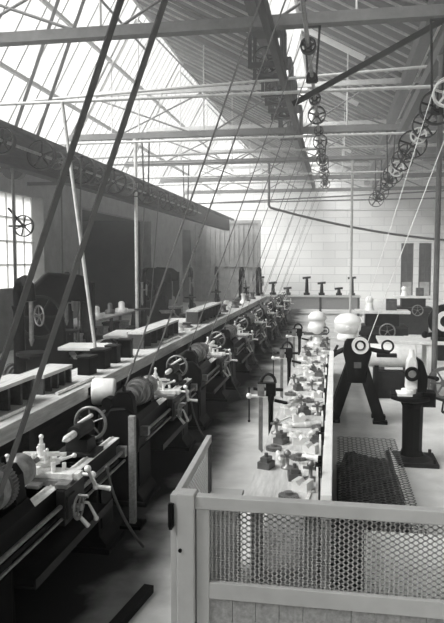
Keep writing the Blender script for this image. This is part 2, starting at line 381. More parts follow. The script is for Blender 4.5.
lfp = [(13.5, .2, .1, 'grey_iron'), (15.7, .28, .12, 'dark_iron'), (17.3, .34, .14, 'black_iron'), (21.02, .24, .12, 'dark_iron'), (23.2, .34, .12, 'black_iron'), (24.1, .26, .12, 'dark_iron'), (26.1, .3, .14, 'black_iron'), (11.2, .24, .12, 'dark_iron'), (12.8, .3, .14, 'dark_iron'), (14.31, .24, .12, 'dark_iron'), (15.0, .34, .14, 'dark_iron'), (16.4, .24, .12, 'dark_iron'), (18.2, .3, .14, 'grey_iron'), (19.3, .22, .12, 'dark_iron'), (20.6, .34, .14, 'dark_iron'), (22.0, .24, .12, 'dark_iron'), (25, .32, .14, 'dark_iron'), (27.2, .26, .14, 'dark_iron')]
shaft('line shaft with large dark pulleys high along the pier wall', SHC[0], SHC[1], 10, 29, lfp, [y+.06 for y in HY[1:]])
# long timber shaft bearers
tag(obj('shaft_bearer', MB().box(-6.7, -6.4, 9, 39.6, 4.42, 5.24).box(-6.25, -6.1, 9, 39.6, 5.02, 5.12), 'wood_dark', bevel=.01), 'heavy dark timber bearer running along the pier-side line shaft', 'bearer')
tag(obj('shaft_bearer', MB().box(1.76, 1.94, 7.5, 34, STR-.33, STR-.09), 'wood_dark'), 'dark timber bearer beside the crowded pulleys over the pedestal machine', 'bearer')
tag(obj('shaft_bearer', MB().box(-1.16, -1.04, 8, 34, STR-.34, STR-.09), 'wood_dark'), 'dark timber bearer above the aisle beside the lathe line shaft', 'bearer')

def belt_pts(p1, r1, p2, r2):   # open belt round two pulleys in the XZ plane
    x1, z1 = p1; x2, z2 = p2; d = math.hypot(x2-x1, z2-z1); a = math.atan2(z2-z1, x2-x1); g = math.acos((r1-r2)/d); pts = []
    N = 10
    for i in range(N+1):
        t = a+g + (2*PI-2*g)*i/N; pts.append((x1+r1*math.cos(t), z1+r1*math.sin(t)))
    for i in range(N+1):
        t = a-g + (2*g)*i/N; pts.append((x2+r2*math.cos(t), z2+r2*math.sin(t)))
    return pts
def belt(label, y, p1, r1, p2, r2, w=.085, m='belt', group='drive belts of the lathe row', cat='drive belt'):
    b = MB(); b.loop([(x, y, z) for x, z in belt_pts(p1, r1+.004, p2, r2+.004)], (0, w, 0), .007)
    return tag(obj('drive_belt', b, m), label, cat, group)

# ---------------------------------------------------------------- lathes
def chain(mb, pts, r): mb.tube(pts, r, 8)
def handwheel(mb, c, ax, R, r=.012, spokes=4):
    mb.torus(c, ax, R, r, 24, 8); d, rr, u = mb.frame(ax); c = Vector(c); mb.cyl(c-d*.025, c+d*.025, .028, n=12)
    for i in range(spokes): a = 2*PI*i/spokes+.4; mb.cyl(c, c+(rr*math.cos(a)+u*math.sin(a))*R, .008, n=6)
def make_lathe():
    t = thing('lathe', '', 'lathe', (LX, LY[0], 0), 0, 'lathes along the aisle')
    b = MB()
    for x0, x1 in ((-.19, -.09), (.07, .17)):
        b.box(x0, x1, 0, 2.72, .90, .945); b.box(x0+.03, x1-.03, 0, 2.72, .72, .90); b.box(x0+.01, x1-.01, 0, 2.72, .70, .73)
        b.prism([(x0+.02, .945), (x0+.05, .945), (x0+.035, .962)], 'y', .85, 2.7)
    for y in (0, .5, 1.0, 1.5, 2.0, 2.66): b.box(-.15, .13, y, y+.05, .72, .9)
    bed = obj('bed', b, 'black_iron', t)
    w = MB(); w.box(.072, .172, .86, 2.715, .946, .952).box(-.19, -.09, .86, 2.715, .946, .952)
    w.prism([(.09, .95), (.13, .95), (.11, .968)], 'y', .86, 2.7)
    obj('way', w, 'steel', bed)
    for y0, y1 in ((.05, .62), (2.2, 2.6)):
        l = MB(); l.prism([(-.24, 0), (.22, 0), (.2, .08), (.14, .16), (.12, .7), (-.14, .7), (-.16, .16), (-.22, .08)], 'y', y0, y1); l.box(-.27, .25, y0-.04, y1+.04, 0, .05)
        l.box(.128, .15, y0+.06, y1-.06, .2, .62)
        obj('leg', l, 'black_iron', t, bevel=.01)
    tr = MB(); tr.box(-.3, .28, .64, 2.2, .46, .475); tr.box(-.3, -.285, .64, 2.2, .47, .55); tr.box(.265, .28, .64, 2.2, .47, .53)
    obj('chip_tray', tr, 'dark_iron', t)
    h = MB(); h.prism([(-.2, .95), (.18, .95), (.13, 1.02), (-.15, 1.02)], 'y', .02, .86)
    for y0, y1 in ((.03, .15), (.70, .85)):
        h.prism([(-.14, 1.02), (.12, 1.02), (.1, 1.2), (.05, 1.27), (-.07, 1.27), (-.12, 1.2)], 'y', y0, y1)
        h.cyl((-.01, (y0+y1)/2, 1.27), (-.01, (y0+y1)/2, 1.33), .022, .015, 10)
    h.box(-.26, -.14, .05, .8, .98, 1.1)
    h.cyl((-.2, .05, 1.14), (-.2, .84, 1.14), .06, n=14)
    hs = obj('headstock', h, 'black_iron', t, bevel=.008)
    cp = MB(); prof = []
    for i, (r, y0, y1) in enumerate(((.075, .17, .28), (.1, .28, .38), (.125, .38, .48), (.15, .48, .58))): prof += [(r, y0), (r, y1)]
    cp.rev(prof, (0, 0, 1.17), (0, 1, 0), 28, False)
    obj('cone_pulley', cp, 'worn_steel', hs)
    g = MB(); N = 40; pr = []
    for i in range(N*2): a = PI*i/N; r = .165 if (i//1) % 2 == 0 else .152; pr.append((r*math.cos(a), 1.17+r*math.sin(a)))
    g.prism(pr, 'y', .60, .67); obj('bull_gear', g, 'grey_iron', hs)
    ch = MB(); ch.rev([(.06, .85), (.06, .9), (.115, .91), (.12, .93), (.12, 1.01), (.11, 1.03), (.03, 1.03)], (0, 0, 1.17), (0, 1, 0), 28)
    for i in range(3): a = 2*PI*i/3+.5; ch.bar((.05*math.cos(a), 1.06, 1.17+.05*math.sin(a)), (.12*math.cos(a), 1.06, 1.17+.12*math.sin(a)), .035, .06, (0, 1, 0))
    obj('chuck', ch, 'worn_steel', t)
    # carriage (movable, local y origin)
    s = MB(); s.box(-.2, .27, -.11, .11, .953, 1.0); s.box(.17, .27, -.18, .18, .96, .995); s.box(-.26, -.18, -.16, .16, .96, .995); s.box(-.05, .05, -.2, .2, .955, .985)
    ca = obj('carriage', s, 'worn_steel', t, (0, 1.38, 0), bevel=.005)
    ap = MB(); ap.box(.19, .26, -.2, .2, .68, .955); ap.cyl((.26, .05, .78), (.30, .05, .78), .05, n=16); ap.box(.255, .275, -.17, -.02, .72, .9)
    obj('apron', ap, 'dark_iron', ca, bevel=.006)
    cs = MB(); cs.box(-.17, .27, -.075, .075, 1.0, 1.045); cs.cyl((-.02, 0, 1.045), (-.02, 0, 1.07), .09, n=20); cs.bar((-.1, -.11, 1.09), (.06, .12, 1.09), .10, .045); cs.box(.27, .31, -.05, .05, .99, 1.045)
    obj('cross_slide', cs, 'steel', ca, bevel=.004)
    tp = MB(); tp.box(-.075, .045, -.06, .06, 1.113, 1.13); tp.cyl((-.015, 0, 1.13), (-.015, 0, 1.25), .028, n=14); tp.cyl((-.015, 0, 1.25), (-.015, 0, 1.30), .018, .012, 10)
    tp.bar((-.16, -.02, 1.17), (.12, .03, 1.17), .028, .03); tp.ringtube((-.015, 0, 1.145), (0, 0, 1), .055, .03, .025, 18); tp.bar((.02, .05, 1.15), (.15, .1, 1.15), .024, .024)
    tp.sph((-.015, 0, 1.31), .02)
    for q in range(6):
        a = q*1.05+.3; x_, y_ = -.015+.07*math.cos(a), .07*math.sin(a); tp.cyl((x_, y_, 1.11), (x_, y_, 1.16+.02*(q % 3)), .011, n=6); tp.sph((x_, y_, 1.165+.02*(q % 3)), .014, 8, 6)
    tp.cyl((-.06, -.1, 1.12), (-.2, -.2, 1.2), .012, .016, 8); tp.sph((-.2, -.2, 1.2), .022, 10, 6); tp.cyl((.05, .08, 1.08), (.2, .14, 1.13), .012, n=8); tp.sph((.2, .14, 1.13), .02, 10, 6)
    tp.box(-.12, .02, -.14, -.08, 1.045, 1.1); tp.cyl((.1, -.04, 1.045), (.1, -.04, 1.12), .02, n=8); tp.cyl((.16, .03, 1.045), (.16, .03, 1.1), .018, n=8)
    obj('tool_post', tp, 'steel', ca)
    hw = MB(); handwheel(hw, (.33, -.1, .80), (1, 0, 0), .09, .011); hw.cyl((.26, -.1, .8), (.33, -.1, .8), .014, n=10); hw.cyl((.33, -.1, .89), (.41, -.1, .89), .012, .016, 8)
    obj('handwheel', hw, 'worn_steel', ca)
    cr = MB(); cr.cyl((.27, .02, 1.02), (.40, .02, 1.02), .014, n=10); cr.bar((.40, -.08, 1.1), (.40, .09, .90), .016, .028, (1, 0, 0)); cr.sph((.40, -.08, 1.1), .028); cr.cyl((.40, .09, .90), (.52, .09, .89), .015, .021, 10); cr.sph((.40, .09, .9), .026); cr.sph((.40, .02, 1.02), .028)
    obj('crank_handle', cr, 'steel', ca)
    lv = MB(); lv.cyl((.27, .1, .76), (.33, .1, .76), .012, n=8); lv.cyl((.33, .1, .76), (.37, .16, .62), .011, .016, 8); lv.sph((.37, .16, .61), .022); lv.cyl((.275, -.02, .72), (.36, .02, .60), .013, .02, 8)
    obj('lever', lv, 'pale_metal', ca)
    # tailstock
    ts = MB(); ts.box(-.19, .17, -.13, .13, .953, .99); ts.prism([(-.11, .99), (-.1, 1.1), (.1, 1.1), (.11, .99)], 'y', -.1, .1); ts.cyl((0, -.16, 1.17), (0, .17, 1.17), .065, n=20); ts.bar((0, 0, 1.2), (.0, 0, 1.29), .03, .03)
    ta = obj('tailstock', ts, 'dark_iron', t, (0, 2.15, 0), bevel=.006)
    br = MB(); br.cyl((0, -.32, 1.17), (0, -.12, 1.17), .033, n=16); br.cyl((0, -.4, 1.17), (0, -.32, 1.17), .006, .03, 14); br.cyl((-.02, .0, 1.23), (.13, -.05, 1.32), .013, .018, 8)
    obj('barrel', br, 'steel', ta)
    hw2 = MB(); handwheel(hw2, (0, .24, 1.17), (0, 1, 0), .15, .016, 5); hw2.cyl((0, .16, 1.17), (0, .25, 1.17), .022, n=12); hw2.cyl((.11, .24, 1.27), (.11, .33, 1.27), .013, n=8)
    obj('handwheel', hw2, 'worn_steel', ta)
    ls = MB(); ls.cyl((.225, .1, .83), (.225, 2.68, .83), .018, n=10)
    for y in (.09, 2.62): ls.box(.17, .26, y, y+.07, .78, .88)
    obj('lead_screw', ls, 'worn_steel', t)
    fr = MB(); fr.cyl((.235, .1, .735), (.235, 2.68, .735), .012, n=8); obj('feed_rod', fr, 'worn_steel', t)
    cv = MB(); cv.prism([(-.2, .62), (.18, .62), (.2, .8), (.2, 1.0), (.05, 1.12), (-.12, 1.1), (-.22, .95)], 'y', -.07, .015); obj('gear_cover', cv, 'black_iron', t, bevel=.02)
    dp = MB(); P = []
    for i in range(13):
        u = i/12; P.append((.30 + .22*u**2.2, 2.0 + .35*u, .88 - .86*u + .0*u))
    dp.tube(P, .013, 8); dp.sph(P[0], .022); obj('drain_pipe', dp, 'grey_iron', t)
    return t
lat = make_lathe(); LS = .93; lat.scale = (LS, LS, LS)
LL = ['nearest black lathe with bright bed ways, big handwheel and tool post filling the lower corner', 'second black lathe from the camera, right behind the nearest lathe']
def lname(i): return LL[i] if i < 2 else ('last small lathe at the far end of the row' if i == 7 else 'black lathe in the aisle row, %s from the camera' % ORD[i])
lathes = []
for i, y in enumerate(LY):
    o = lat if i == 0 else dup(lat, (LX, y, 0), None, lname(i))
    o['label'] = lname(i); lathes.append(o)
    if i:
        for chd in o.children:
            if chd.name.startswith('carriage'): chd.location.y = 1.2 + random.uniform(0, .55)
            if chd.name.startswith('tailstock'): chd.location.y = 2.2 + random.uniform(0, .25)
for i, y in enumerate(LY):
    step = (.125, .38+.05) if i % 2 == 0 else (.1, .33)
    lab = 'dark leather belt loop slanting up from the %s' % ('nearest lathe across the glazed roof' if i == 0 else ('farthest lathe' if i == 7 else '%s lathe of the row' % ORD[i]))
    belt(lab, y + (.43 if i % 2 == 0 else .33)*LS, (LX, 1.17*LS), step[0]*LS, SHA, .115, .075 if i == 0 else .05, 'belt' if i == 0 else 'belt_grey')

# ---------------------------------------------------------------- long rack bench behind the lathes
rb = thing('long_bench', 'long pale plank bench running down the hall behind the lathe row', 'workbench', (-2.56, 2.2, 0))
RL = 22.6
p = MB(); p.box(-.56, 0, 0, RL, 1.145, 1.2); obj('bench_top', p, 'wood_pale', rb, bevel=.006)
p = MB(); p.box(-.03, .0, 0, RL, 1.06, 1.145).box(-.54, -.51, 0, RL, .98, 1.145); obj('apron_board', p, 'wood_pale', rb)
p = MB(); p.box(-.50, -.48, .1, RL-.1, .12, 1.1); obj('back_panel', p, 'wood_dark', rb)
y = .3
while y < RL:
    l = MB(); l.box(-.12, -.05, y, y+.08, 0, 1.145); obj('leg', l, 'wood_dark', rb)
    l = MB(); l.box(-.51, -.44, y, y+.08, 0, 1.145); obj('leg', l, 'wood_dark', rb); y += 2.7
# open racks standing on it
def rack(label, y0, L, h=.24, top=True, nb=4):
    t = thing('tool_rack', label, 'tool rack', (-2.84, y0, 1.2), 0, 'open racks on the long bench')
    if top:
        obj('shelf_board', MB().box(-.2, .05, 0, L, h, h+.035), 'wood_pale', t)
    obj('back_board', MB().box(-.22, -.2, 0, L, 0, h+.035), 'wood_mid', t)
    for i in range(nb+1): yy = (L-.04)*i/nb; obj('divider', MB().box(-.2, .04, yy, yy+.04, 0, h), 'wood_dark', t)
    return t
rack('open timber rack on the long bench, beside the nearest lathe', 3.0, 1.25)
rack('open timber rack on the long bench, second from the camera', 4.75, .95, .2)
rack('open timber rack on the long bench, before the four dark boxes', 5.9, .7, .16)
rack('low open rack on the long bench past the four dark boxes', 9.3, 2.2, .22, True, 6)
rack('pale open rack on the long bench near its far end', 13.2, 2.8, .26, True, 7)
for i, (y, h, w) in enumerate(((7.1, .2, .16), (7.55, .22, .18), (8.0, .21, .15), (8.5, .23, .18))):
    b = thing('metal_box', 'dark upright box on the long bench, %s of four' % ORD[i], 'box', (-2.82, y, 1.2), random.uniform(-.15, .15), 'four dark boxes on the long bench')
    obj('body', MB().box(-w/2, w/2, -.09, .09, 0, h), 'black_iron', b, bevel=.006); obj('lid', MB().box(-w/2-.01, w/2+.01, -.1, .1, h, h+.025), 'dark_iron', b, bevel=.005)
for i, (x, y, L, r) in enumerate(((-2.66, 3.3, 1.0, .02), (-2.7, 4.6, .8, .016), (-2.66, 5.9, .9, .018), (-2.68, 10.0, .9, .02), (-2.7, 12, .8, .018))):
    tag(obj('steel_bar', MB().cyl((x, y, 1.2+r), (x+.03, y+L, 1.2+r), r, n=10), 'steel'), 'bright round bar lying on the long bench front, %s from the camera' % ORD[i], 'steel bar', 'round bars on the long bench')
for i, (x, y, r, h) in enumerate(((-2.92, 12.0, .1, .15), (-2.9, 12.6, .13, .1), (-2.85, 16.6, .14, .2), (-2.9, 17.4, .1, .25), (-2.8, 18.3, .12, .18), (-2.9, 19.3, .15, .2), (-2.85, 20.4, .1, .3), (-2.9, 21.5, .14, .2), (-2.85, 22.7, .12, .24))):
    tag(obj('casting', MB().rev([(r, 0), (r, h*.25), (r*.6, h*.3), (r*.6, h*.8), (r*.8, h*.85), (r*.8, h)], (x, y, 1.2), (0, 0, 1), 18), 'grey_iron' if i % 3 else 'pale_metal'), 'flanged round casting on the long bench, %s from the camera' % ORD[i], 'casting', 'castings on the long bench')
# leaning belt-shifter pole
tag(obj('pole', MB().cyl((-3.0, 7.9, 1.2), (-3.5, 8.1, 4.55), .024, n=8), 'rod_pale'), 'thin pale pole leaning upright from the long bench against the dark openings', 'pole')

# ---------------------------------------------------------------- enclosure fence
FY = 3.72; FX = -.91; FD = .09
fe = thing('fence', 'grey painted screen fence with expanded-metal panel across the foreground', 'fence', (FX, FY, 0))
def exmesh(w, h, cw=.052, chh=.0165, r=.0042):   # expanded metal: rows of flattened zigzags meeting at their flats
    m = MB(); rows = int(h/chh); cols = int(w/cw)
    for j in range(rows+1):
        pts = []; z = j*chh; s = 1 if j % 2 else -1
        for i in range(cols):
            for fx, d in ((0, -1), (.13, -1), (.37, 1), (.63, 1), (.87, -1)): pts.append(((i+fx)*cw, 0, z + s*d*chh*.45))
        for a, b in zip(pts[:-1], pts[1:]): m.bar(a, b, .004, r*2, (0, 0, 1))
    return m
obj('corner_post', MB().box(-.005, .105, -.05, .06, 0, 1.215-FD), 'paint_grey', fe, bevel=.008)
obj('post_strip', MB().box(-.045, -.006, -.03, .05, 0, 1.2-FD), 'paint_grey', fe, bevel=.004)
obj('top_rail', MB().box(.106, 2.2, -.03, .04, 1.12-FD, 1.2-FD), 'paint_grey', fe, bevel=.006)
obj('stile', MB().box(.112, .19, -.02, .035, .0, 1.12-FD), 'paint_grey', fe, bevel=.004)
obj('bottom_rail', MB().box(.19, 2.2, -.02, .035, 57e-2-FD, .67-FD), 'paint_grey', fe, bevel=.004)
pb = MB(); x = .19
while x < 2.2: pb.box(x+.0015, x+.1385, -.005, .02, .02, .57-FD); x += .14
obj('board_panel', pb, 'wood_mid', fe)
mm = exmesh(2.0, .45); obj('wire_panel', mm, 'mesh_paint', fe, (.19, .012, .67-FD))
hg = MB(); hg.box(-.052, -.02, -.06, -.03, .92, 1.06); hg.cyl((-.036, -.06, .91), (-.036, -.06, 1.07), .012, n=10)
obj('hinge', hg, 'black_iron', fe)
obj('bolt', MB().cyl((.02, -.058, .78), (.02, -.05, .78), .012, n=10), 'black_iron', fe)
# side gate
ga = thing('gate', 'grey side gate panel of the fenced store, standing along the aisle', 'gate', (FX, FY+.06, 0), .04)
GL = 1.28
obj('top_rail', MB().box(-.04, .0, 0, GL, 1.14-FD, 1.2-FD), 'paint_grey', ga, bevel=.005)
obj('stile', MB().box(-.04, 0, 0, .06, 0, 1.14-FD), 'paint_grey', ga, bevel=.004); obj('stile', MB().box(-.04, 0, GL-.05, GL, 0, 1.14-FD), 'wood_dark', ga, bevel=.004)
obj('board_panel', MB().box(-.03, -.01, .06, GL-.05, .0, .62-FD), 'paint_grey', ga)
gm = exmesh(GL-.11, .5); g_ = obj('wire_panel', gm, 'mesh_paint', ga, (-.02, .06, .63-FD)); g_.rotation_euler = (0, 0, PI/2)
# white board behind the mesh
wb = tag(obj('board', MB().box(0, .8, -.005, .005, 0, .87), 'white_board', None, (.20, FY+.05, .003)), 'blank white board propped behind the mesh of the front fence', 'board'); wb.rotation_euler = (-.3, 0, 0)
tag(obj('carton', MB().box(-.80, -.62, FY+.42, FY+.62, 0, .9).box(-.82, -.60, FY+.40, FY+.64, .9, .93), 'paint_grey', bevel=.006), 'small grey post box standing inside the corner of the fence', 'box')
# long side screen with pale rail down the middle
ss = thing('side_screen', 'long mesh screen with pale top rail running down the hall from the fence', 'screen', (-.03, FY+.05, 0))
SL = 6.3
obj('top_rail', MB().box(-.035, .03, 0, SL, 1.07, 1.138), 'white_paint', ss, bevel=.006)
for y in (.1, 2.2, 4.4, SL-.07): obj('post', MB().box(-.03, .025, y, y+.06, 0, 1.07), 'paint_grey', ss)
obj('bottom_rail', MB().box(-.03, .025, 0, SL, .5, .57), 'paint_grey', ss)
sm_ = exmesh(SL, .5, .075, .028, .005); s_ = obj('wire_panel', sm_, 'mesh_paint', ss, (0, 0, .56)); s_.rotation_euler = (0, 0, PI/2)
pbm = MB(); y = .02
while y < SL-.15: pbm.box(-.012, .012, y, y+.145, 0, .5); y += .15
obj('board_panel', pbm, 'paint_grey', ss)

# dark swarf pen beside the screen
hb = MB(); NX, NY = 22, 60; hx0, hx1, hy0, hy1 = .05, .76, 4.15, 7.9
vs = []; fs = []
for j in range(NY+1):
    for i in range(NX+1):
        u, v = i/NX, j/NY; e = min(1, 6*min(u, 1-u)+.1)*min(1, 9*min(v, 1-v)+.05)
        z = .015+e*(.27 + .05*math.sin(9*v+3*u)) + random.uniform(-.025, .025)*e
        vs.append((hx0+(hx1-hx0)*u, hy0+(hy1-hy0)*v, max(.004, z)))
for j in range(NY):
    for i in range(NX): a = j*(NX+1)+i; fs.append((a, a+1, a+NX+2, a+NX+1))
hb.add(vs, fs); o = tag(obj('swarf_heap', hb, 'swarf'), 'dark heap of metal turnings on the floor beside the long screen', 'heap'); o['kind'] = 'stuff'
pen = thing('guard_screen', 'low expanded-metal guard edging the dark heap near the pedestal machine', 'guard', (.80, 4.12, 0))
ex = exmesh(3.86, .3, .13, .045, .009); e_ = obj('wire_panel', ex, 'pale_metal', pen, (0, 0, .04)); e_.rotation_euler = (-.5, 0, PI/2)
obj('bottom_rail', MB().box(-.015, .015, 0, 3.86, 0, .04), 'pale_metal', pen)
tm = exmesh(.72, 3.76, .10, .035, .0035); t_ = obj('mesh_cover', tm, 'grey_iron', pen, (-.75, .05, .375)); t_.rotation_euler = (-PI/2, 0, 0)
obj('corner_bar', MB().box(-.75, .0, 3.82, 3.86, 0, .04), 'grey_iron', pen)

# ---------------------------------------------------------------- tool bench in the store, leg vices
TB0, TB1, TBZ = 4.3, 14.6, .86
tb = thing('tool_bench', 'pale bench crowded with tools beside the long screen', 'workbench', (0, 0, 0))
obj('bench_top', MB().box(-.60, -.075, TB0, TB1, TBZ-.06, TBZ), 'wood_pale', tb, bevel=.005)
for y in (TB0+.1, 7.4, 9.8, 12.2, TB1-.2):
    for x in (-.56, -.18): obj('leg', MB().box(x, x+.08, y, y+.08, 0, TBZ-.06), 'wood_mid', tb)
obj('under_shelf', MB().box(-.56, -.1, TB0+.05, TB1-.05, .25, .29), 'wood_mid', tb)
def vice(label, y, first=None):
    if first: return dup(first, (-.70, y, 0), None, label)
    t = thing('leg_vice', label, 'vice', (-.70, y, 0), 0, 'leg vices along the tool bench')
    a = MB(); a.rev([(.05, 0), (.05, .03), (.022, .05), (.03, .9), (.045, 1.0)], (0, 0, 0), (0, 0, 1), 12); a.box(-.055, .055, -.035, .045, .98, 1.12); a.bar((.04, .0, .93), (.19, .0, .90), .05, .03)
    obj('fixed_leg', a, 'black_iron', t, bevel=.004)
    b = MB(); b.bar((-.115, 0, .35), (-.115, 0, .98), .045, .035); b.box(-.15, -.075, -.035, .045, .98, 1.12); b.bar((-.115, 0, .36), (0, 0, .22), .04, .03)
    obj('moving_jaw', b, 'worn_steel', t, bevel=.004)
    b = MB(); b.box(-.15, .055, -.04, .05, 1.12, 1.135); P = [(.08*math.cos(q)-.03, 0, 1.13+.1*math.sin(q)) for q in [PI*i/10 for i in range(11)]]; b.tube(P, .018, 8)
    obj('jaw_bow', b, 'dark_iron', t)
    s = MB(); s.cyl((-.24, 0, .97), (.02, 0, .97), .02, n=12); s.sph((-.25, 0, .97), .035)
    sc = obj('screw', s, 'steel', t)
    h = MB(); h.cyl((-.25, 0, .68), (-.25, 0, 1.06), .009, n=8); h.sph((-.25, 0, .68), .016); h.sph((-.25, 0, 1.06), .016); obj('handle', h, 'dark_iron', sc)
    c_ = MB(); c_.bar((-.20, .0, 1.055), (.14, .0, 1.055), .03, .035); obj('cross_bar', c_, 'dark_iron', t)
    return t
v0 = vice('nearest leg vice at the edge of the tool bench', 7.3)
vice('second leg vice along the tool bench, behind the nearest one', 10.3, v0); vice('third leg vice along the tool bench, next to the far end', 13.4, v0)

# small tools: kinds, each placed along the bench, ordinal labels by distance
def gear_mb(r, w, teeth=18):
    g = MB(); P = []
    for i in range(teeth*4): a = 2*PI*i/(teeth*4); rr = r if i % 4 < 2 else r*.86; P.append((rr*math.cos(a), rr*math.sin(a)))
    g.prism(P, 'z', 0, w); g.cyl((0, 0, w), (0, 0, w+.02), r*.4, n=14); return g
def ring_mb(r): g = MB(); g.ringtube((0, 0, .02), (0, 0, 1), r, r*.6, .04, 22); return g
def block_mb(a, b, c_): g = MB(); g.box(-a, a, -b, b, 0, c_*.6); g.box(-a*.6, a*.6, -b*.8, b*.8, c_*.6, c_); g.cyl((0, 0, c_), (0, 0, c_+.03), a*.3, n=10); return g
def wrench_mb(L):
    g = MB(); g.prism([(-.012, -L/2), (.012, -L/2), (.009, L/2), (-.009, L/2)], 'z', 0, .012)
    for s in (-1, 1):
        P = [(.032*math.cos(a), s*L/2+.032*math.sin(a)) for a in [PI*(.25 if s > 0 else 1.25)+PI*.25 + 1.6*PI*i/12 - .05 for i in range(13)]]
        P += [(.015*math.cos(a), s*L/2+.015*math.sin(a)) for a in [PI*(.25 if s > 0 else 1.25)+PI*.25 + 1.6*PI*i/12 - .05 for i in range(12, -1, -1)]]
        g.prism(P, 'z', 0, .014)
    return g
def spindle_mb(L): g = MB(); g.rev([(.014, 0), (.014, L*.3), (.03, L*.32), (.03, L*.5), (.02, L*.52), (.02, L*.9), (.008, L)], (0, -L/2, .03), (0, 1, 0), 12, False); return g
def stand_mb(h): g = MB(); g.rev([(.05, 0), (.05, .015), (.015, .03), (.015, h*.8), (.03, h*.85), (.03, h), (.01, h+.02)], (0, 0, 0), (0, 0, 1), 14); g.bar((-.06, 0, h*.7), (.06, 0, h*.7), .018, .018); return g
TYPES = [('gear', 'toothed steel gear', gear_mb(.07, .03), 'worn_steel'), ('ring', 'thick steel ring', ring_mb(.06), 'steel'), ('machine_block', 'stepped grey block', block_mb(.05, .06, .09), 'grey_iron'),
         ('wrench', 'flat double-ended wrench', wrench_mb(.28), 'steel'), ('spindle', 'turned steel spindle', spindle_mb(.28), 'pale_metal'), ('stand', 'upright cross-armed tool stand', stand_mb(.13), 'worn_steel'),
         ('vee_block', 'pale vee block', MB().prism([(-.06, 0), (.06, 0), (.06, .07), (.025, .07), (0, .04), (-.025, .07), (-.06, .07)], 'y', -.06, .06), 'pale_metal')]
protos = {}
slots = []
y = 4.42
row = 0
while y < 14.3:
    for x in ((-.52, -.36, -.2) if row % 2 else (-.45, -.29, -.15)): slots.append((x+random.uniform(-.02, .02), y+random.uniform(-.03, .03)))
    y += .21 + .010*row; row += 1
keep = [s for s in slots if not (s[1] < 5.0 and s[0] < -.3)]
order = {t[0]: 0 for t in TYPES}
seq = []
for i, s in enumerate(keep): seq.append((s, TYPES[(i*3 + (i//5)) % 7]))
seq.sort(key=lambda q: q[0][1])
cnt = {}
for (x, y), (nm, desc, mb, m) in seq:
    k_ = cnt.get(nm, 0); cnt[nm] = k_+1
    lab = '%s on the tool bench, %s of its kind from the fence' % (desc, ORD[min(k_, 23)])
    rz = random.uniform(-.5, .5) + (PI/2 if nm in ('wrench', 'spindle') and k_ % 2 else 0)
    if nm not in protos: o = tag(obj(nm, mb, m), lab, nm.replace('_', ' '), desc + 's on the tool bench'); protos[nm] = o
    else: o = protos[nm].copy(); COL.objects.link(o); o['label'] = lab
    o.location = (x, y, TBZ); o.rotation_euler = (0, 0, rz)
# tools hanging on the bench side of the screen
hm = {'wrench': wrench_mb(.30)}
hang_y = [4.15 + .29*i for i in range(20)]
first = {}
cn = {}
for i, y in enumerate(hang_y):
    nm = ('wrench', 'ring', 'gear')[i % 3]; k_ = cn.get(nm, 0); cn[nm] = k_+1
    lab = {'wrench': 'wrench', 'ring': 'steel ring', 'gear': 'dark gear'}[nm] + ' hung on the long screen, %s of its kind from the fence' % ORD[k_]
    if nm not in first:
        mb = {'wrench': wrench_mb(.30), 'ring': MB().ringtube((0, 0, .02), (0, 0, 1), .085, .05, .03, 24), 'gear': gear_mb(.08, .03, 16)}[nm]
        o = tag(obj('hanging_'+nm, mb, {'wrench': 'dark_iron', 'ring': 'steel', 'gear': 'black_iron'}[nm]), lab, nm, 'tools hung on the long screen'); first[nm] = o
    else: o = first[nm].copy(); COL.objects.link(o); o['label'] = lab
    o.location = (-.075, y, 1.0); o.rotation_euler = (PI/2, 0, -PI/2)

# pale pot-bellied machine on the far end of the bench
pm = thing('bench_drill', 'pale round-headed bench machine at the far end of the tool bench', 'machine', (-.33, 12.9, TBZ))
obj('base', MB().rev([(.2, 0), (.2, .05), (.1, .09), (.08, .2)], (0, 0, 0), (0, 0, 1), 18), 'pale_metal', pm)
obj('body', MB().rev([(.1, .2), (.15, .26), (.19, .34), (.17, .42), (.15, .45), (.155, .5), (.19, .52), (.18, .58), (.12, .65), (.02, .68)], (0, 0, 0), (0, 0, 1), 20), 'white_paint', pm)
obj('ring_handle', MB().torus((.16, -.12, .3), (0, 1, 0), .07, .013).cyl((.1, -.1, .3), (.2, -.12, .3), .02, n=10).bar((-.26, -.1, .24), (.2, -.1, .24), .05, .05), 'grey_iron', pm)

# ---------------------------------------------------------------- A-frame machine and its belts
am = thing('frame_grinder', 'black machine on splayed legs with pale round hood beyond the screen', 'machine', (.36, 10.4, 0))
for sx in (-1, 1):
    for sy in (-1, 1):
        obj('leg', MB().bar((sx*.08, sy*.1, .9), (sx*.36, sy*.2, .04), .17, .11, (0, 1, 0)).box(sx*.36-.11, sx*.36+.11, sy*.2-.07, sy*.2+.07, 0, .045), 'black_iron', am)
b = MB(); b.prism([(-.13, .62), (.13, .62), (.17, .9), (.22, 1.1), (.17, 1.32), (-.17, 1.32), (-.22, 1.1), (-.17, .9)], 'y', -.2, .2)
body = obj('body', b, 'black_iron', am, bevel=.02)
obj('name_plate', MB().box(-.05, .06, -.215, -.2, .86, .95), 'grey_iron', body)
h = MB(); h.rev([(.15, 1.28), (.17, 1.32), (.15, 1.38), (.12, 1.42)], (-.15, -.02, 0), (0, 0, 1), 24); h.rev([(.2, 1.53), (.215, 1.56), (.19, 1.62), (.12, 1.68), (.02, 1.70)], (-.15, -.02, 0), (0, 0, 1), 24)
obj('hood', h, 'white_paint', am)
h2 = MB(); h2.rev([(.15, 1.38), (.2, 1.43), (.21, 1.5), (.2, 1.545)], (-.15, -.02, 0), (0, 0, 1), 24); h2.cyl((-.15, -.16, 1.48), (-.15, -.26, 1.48), .05, .03, 12); h2.bar((-.36, -.05, 1.42), (.02, -.1, 1.39), .04, .05)
obj('spindle_collar', h2, 'pale_metal', am)
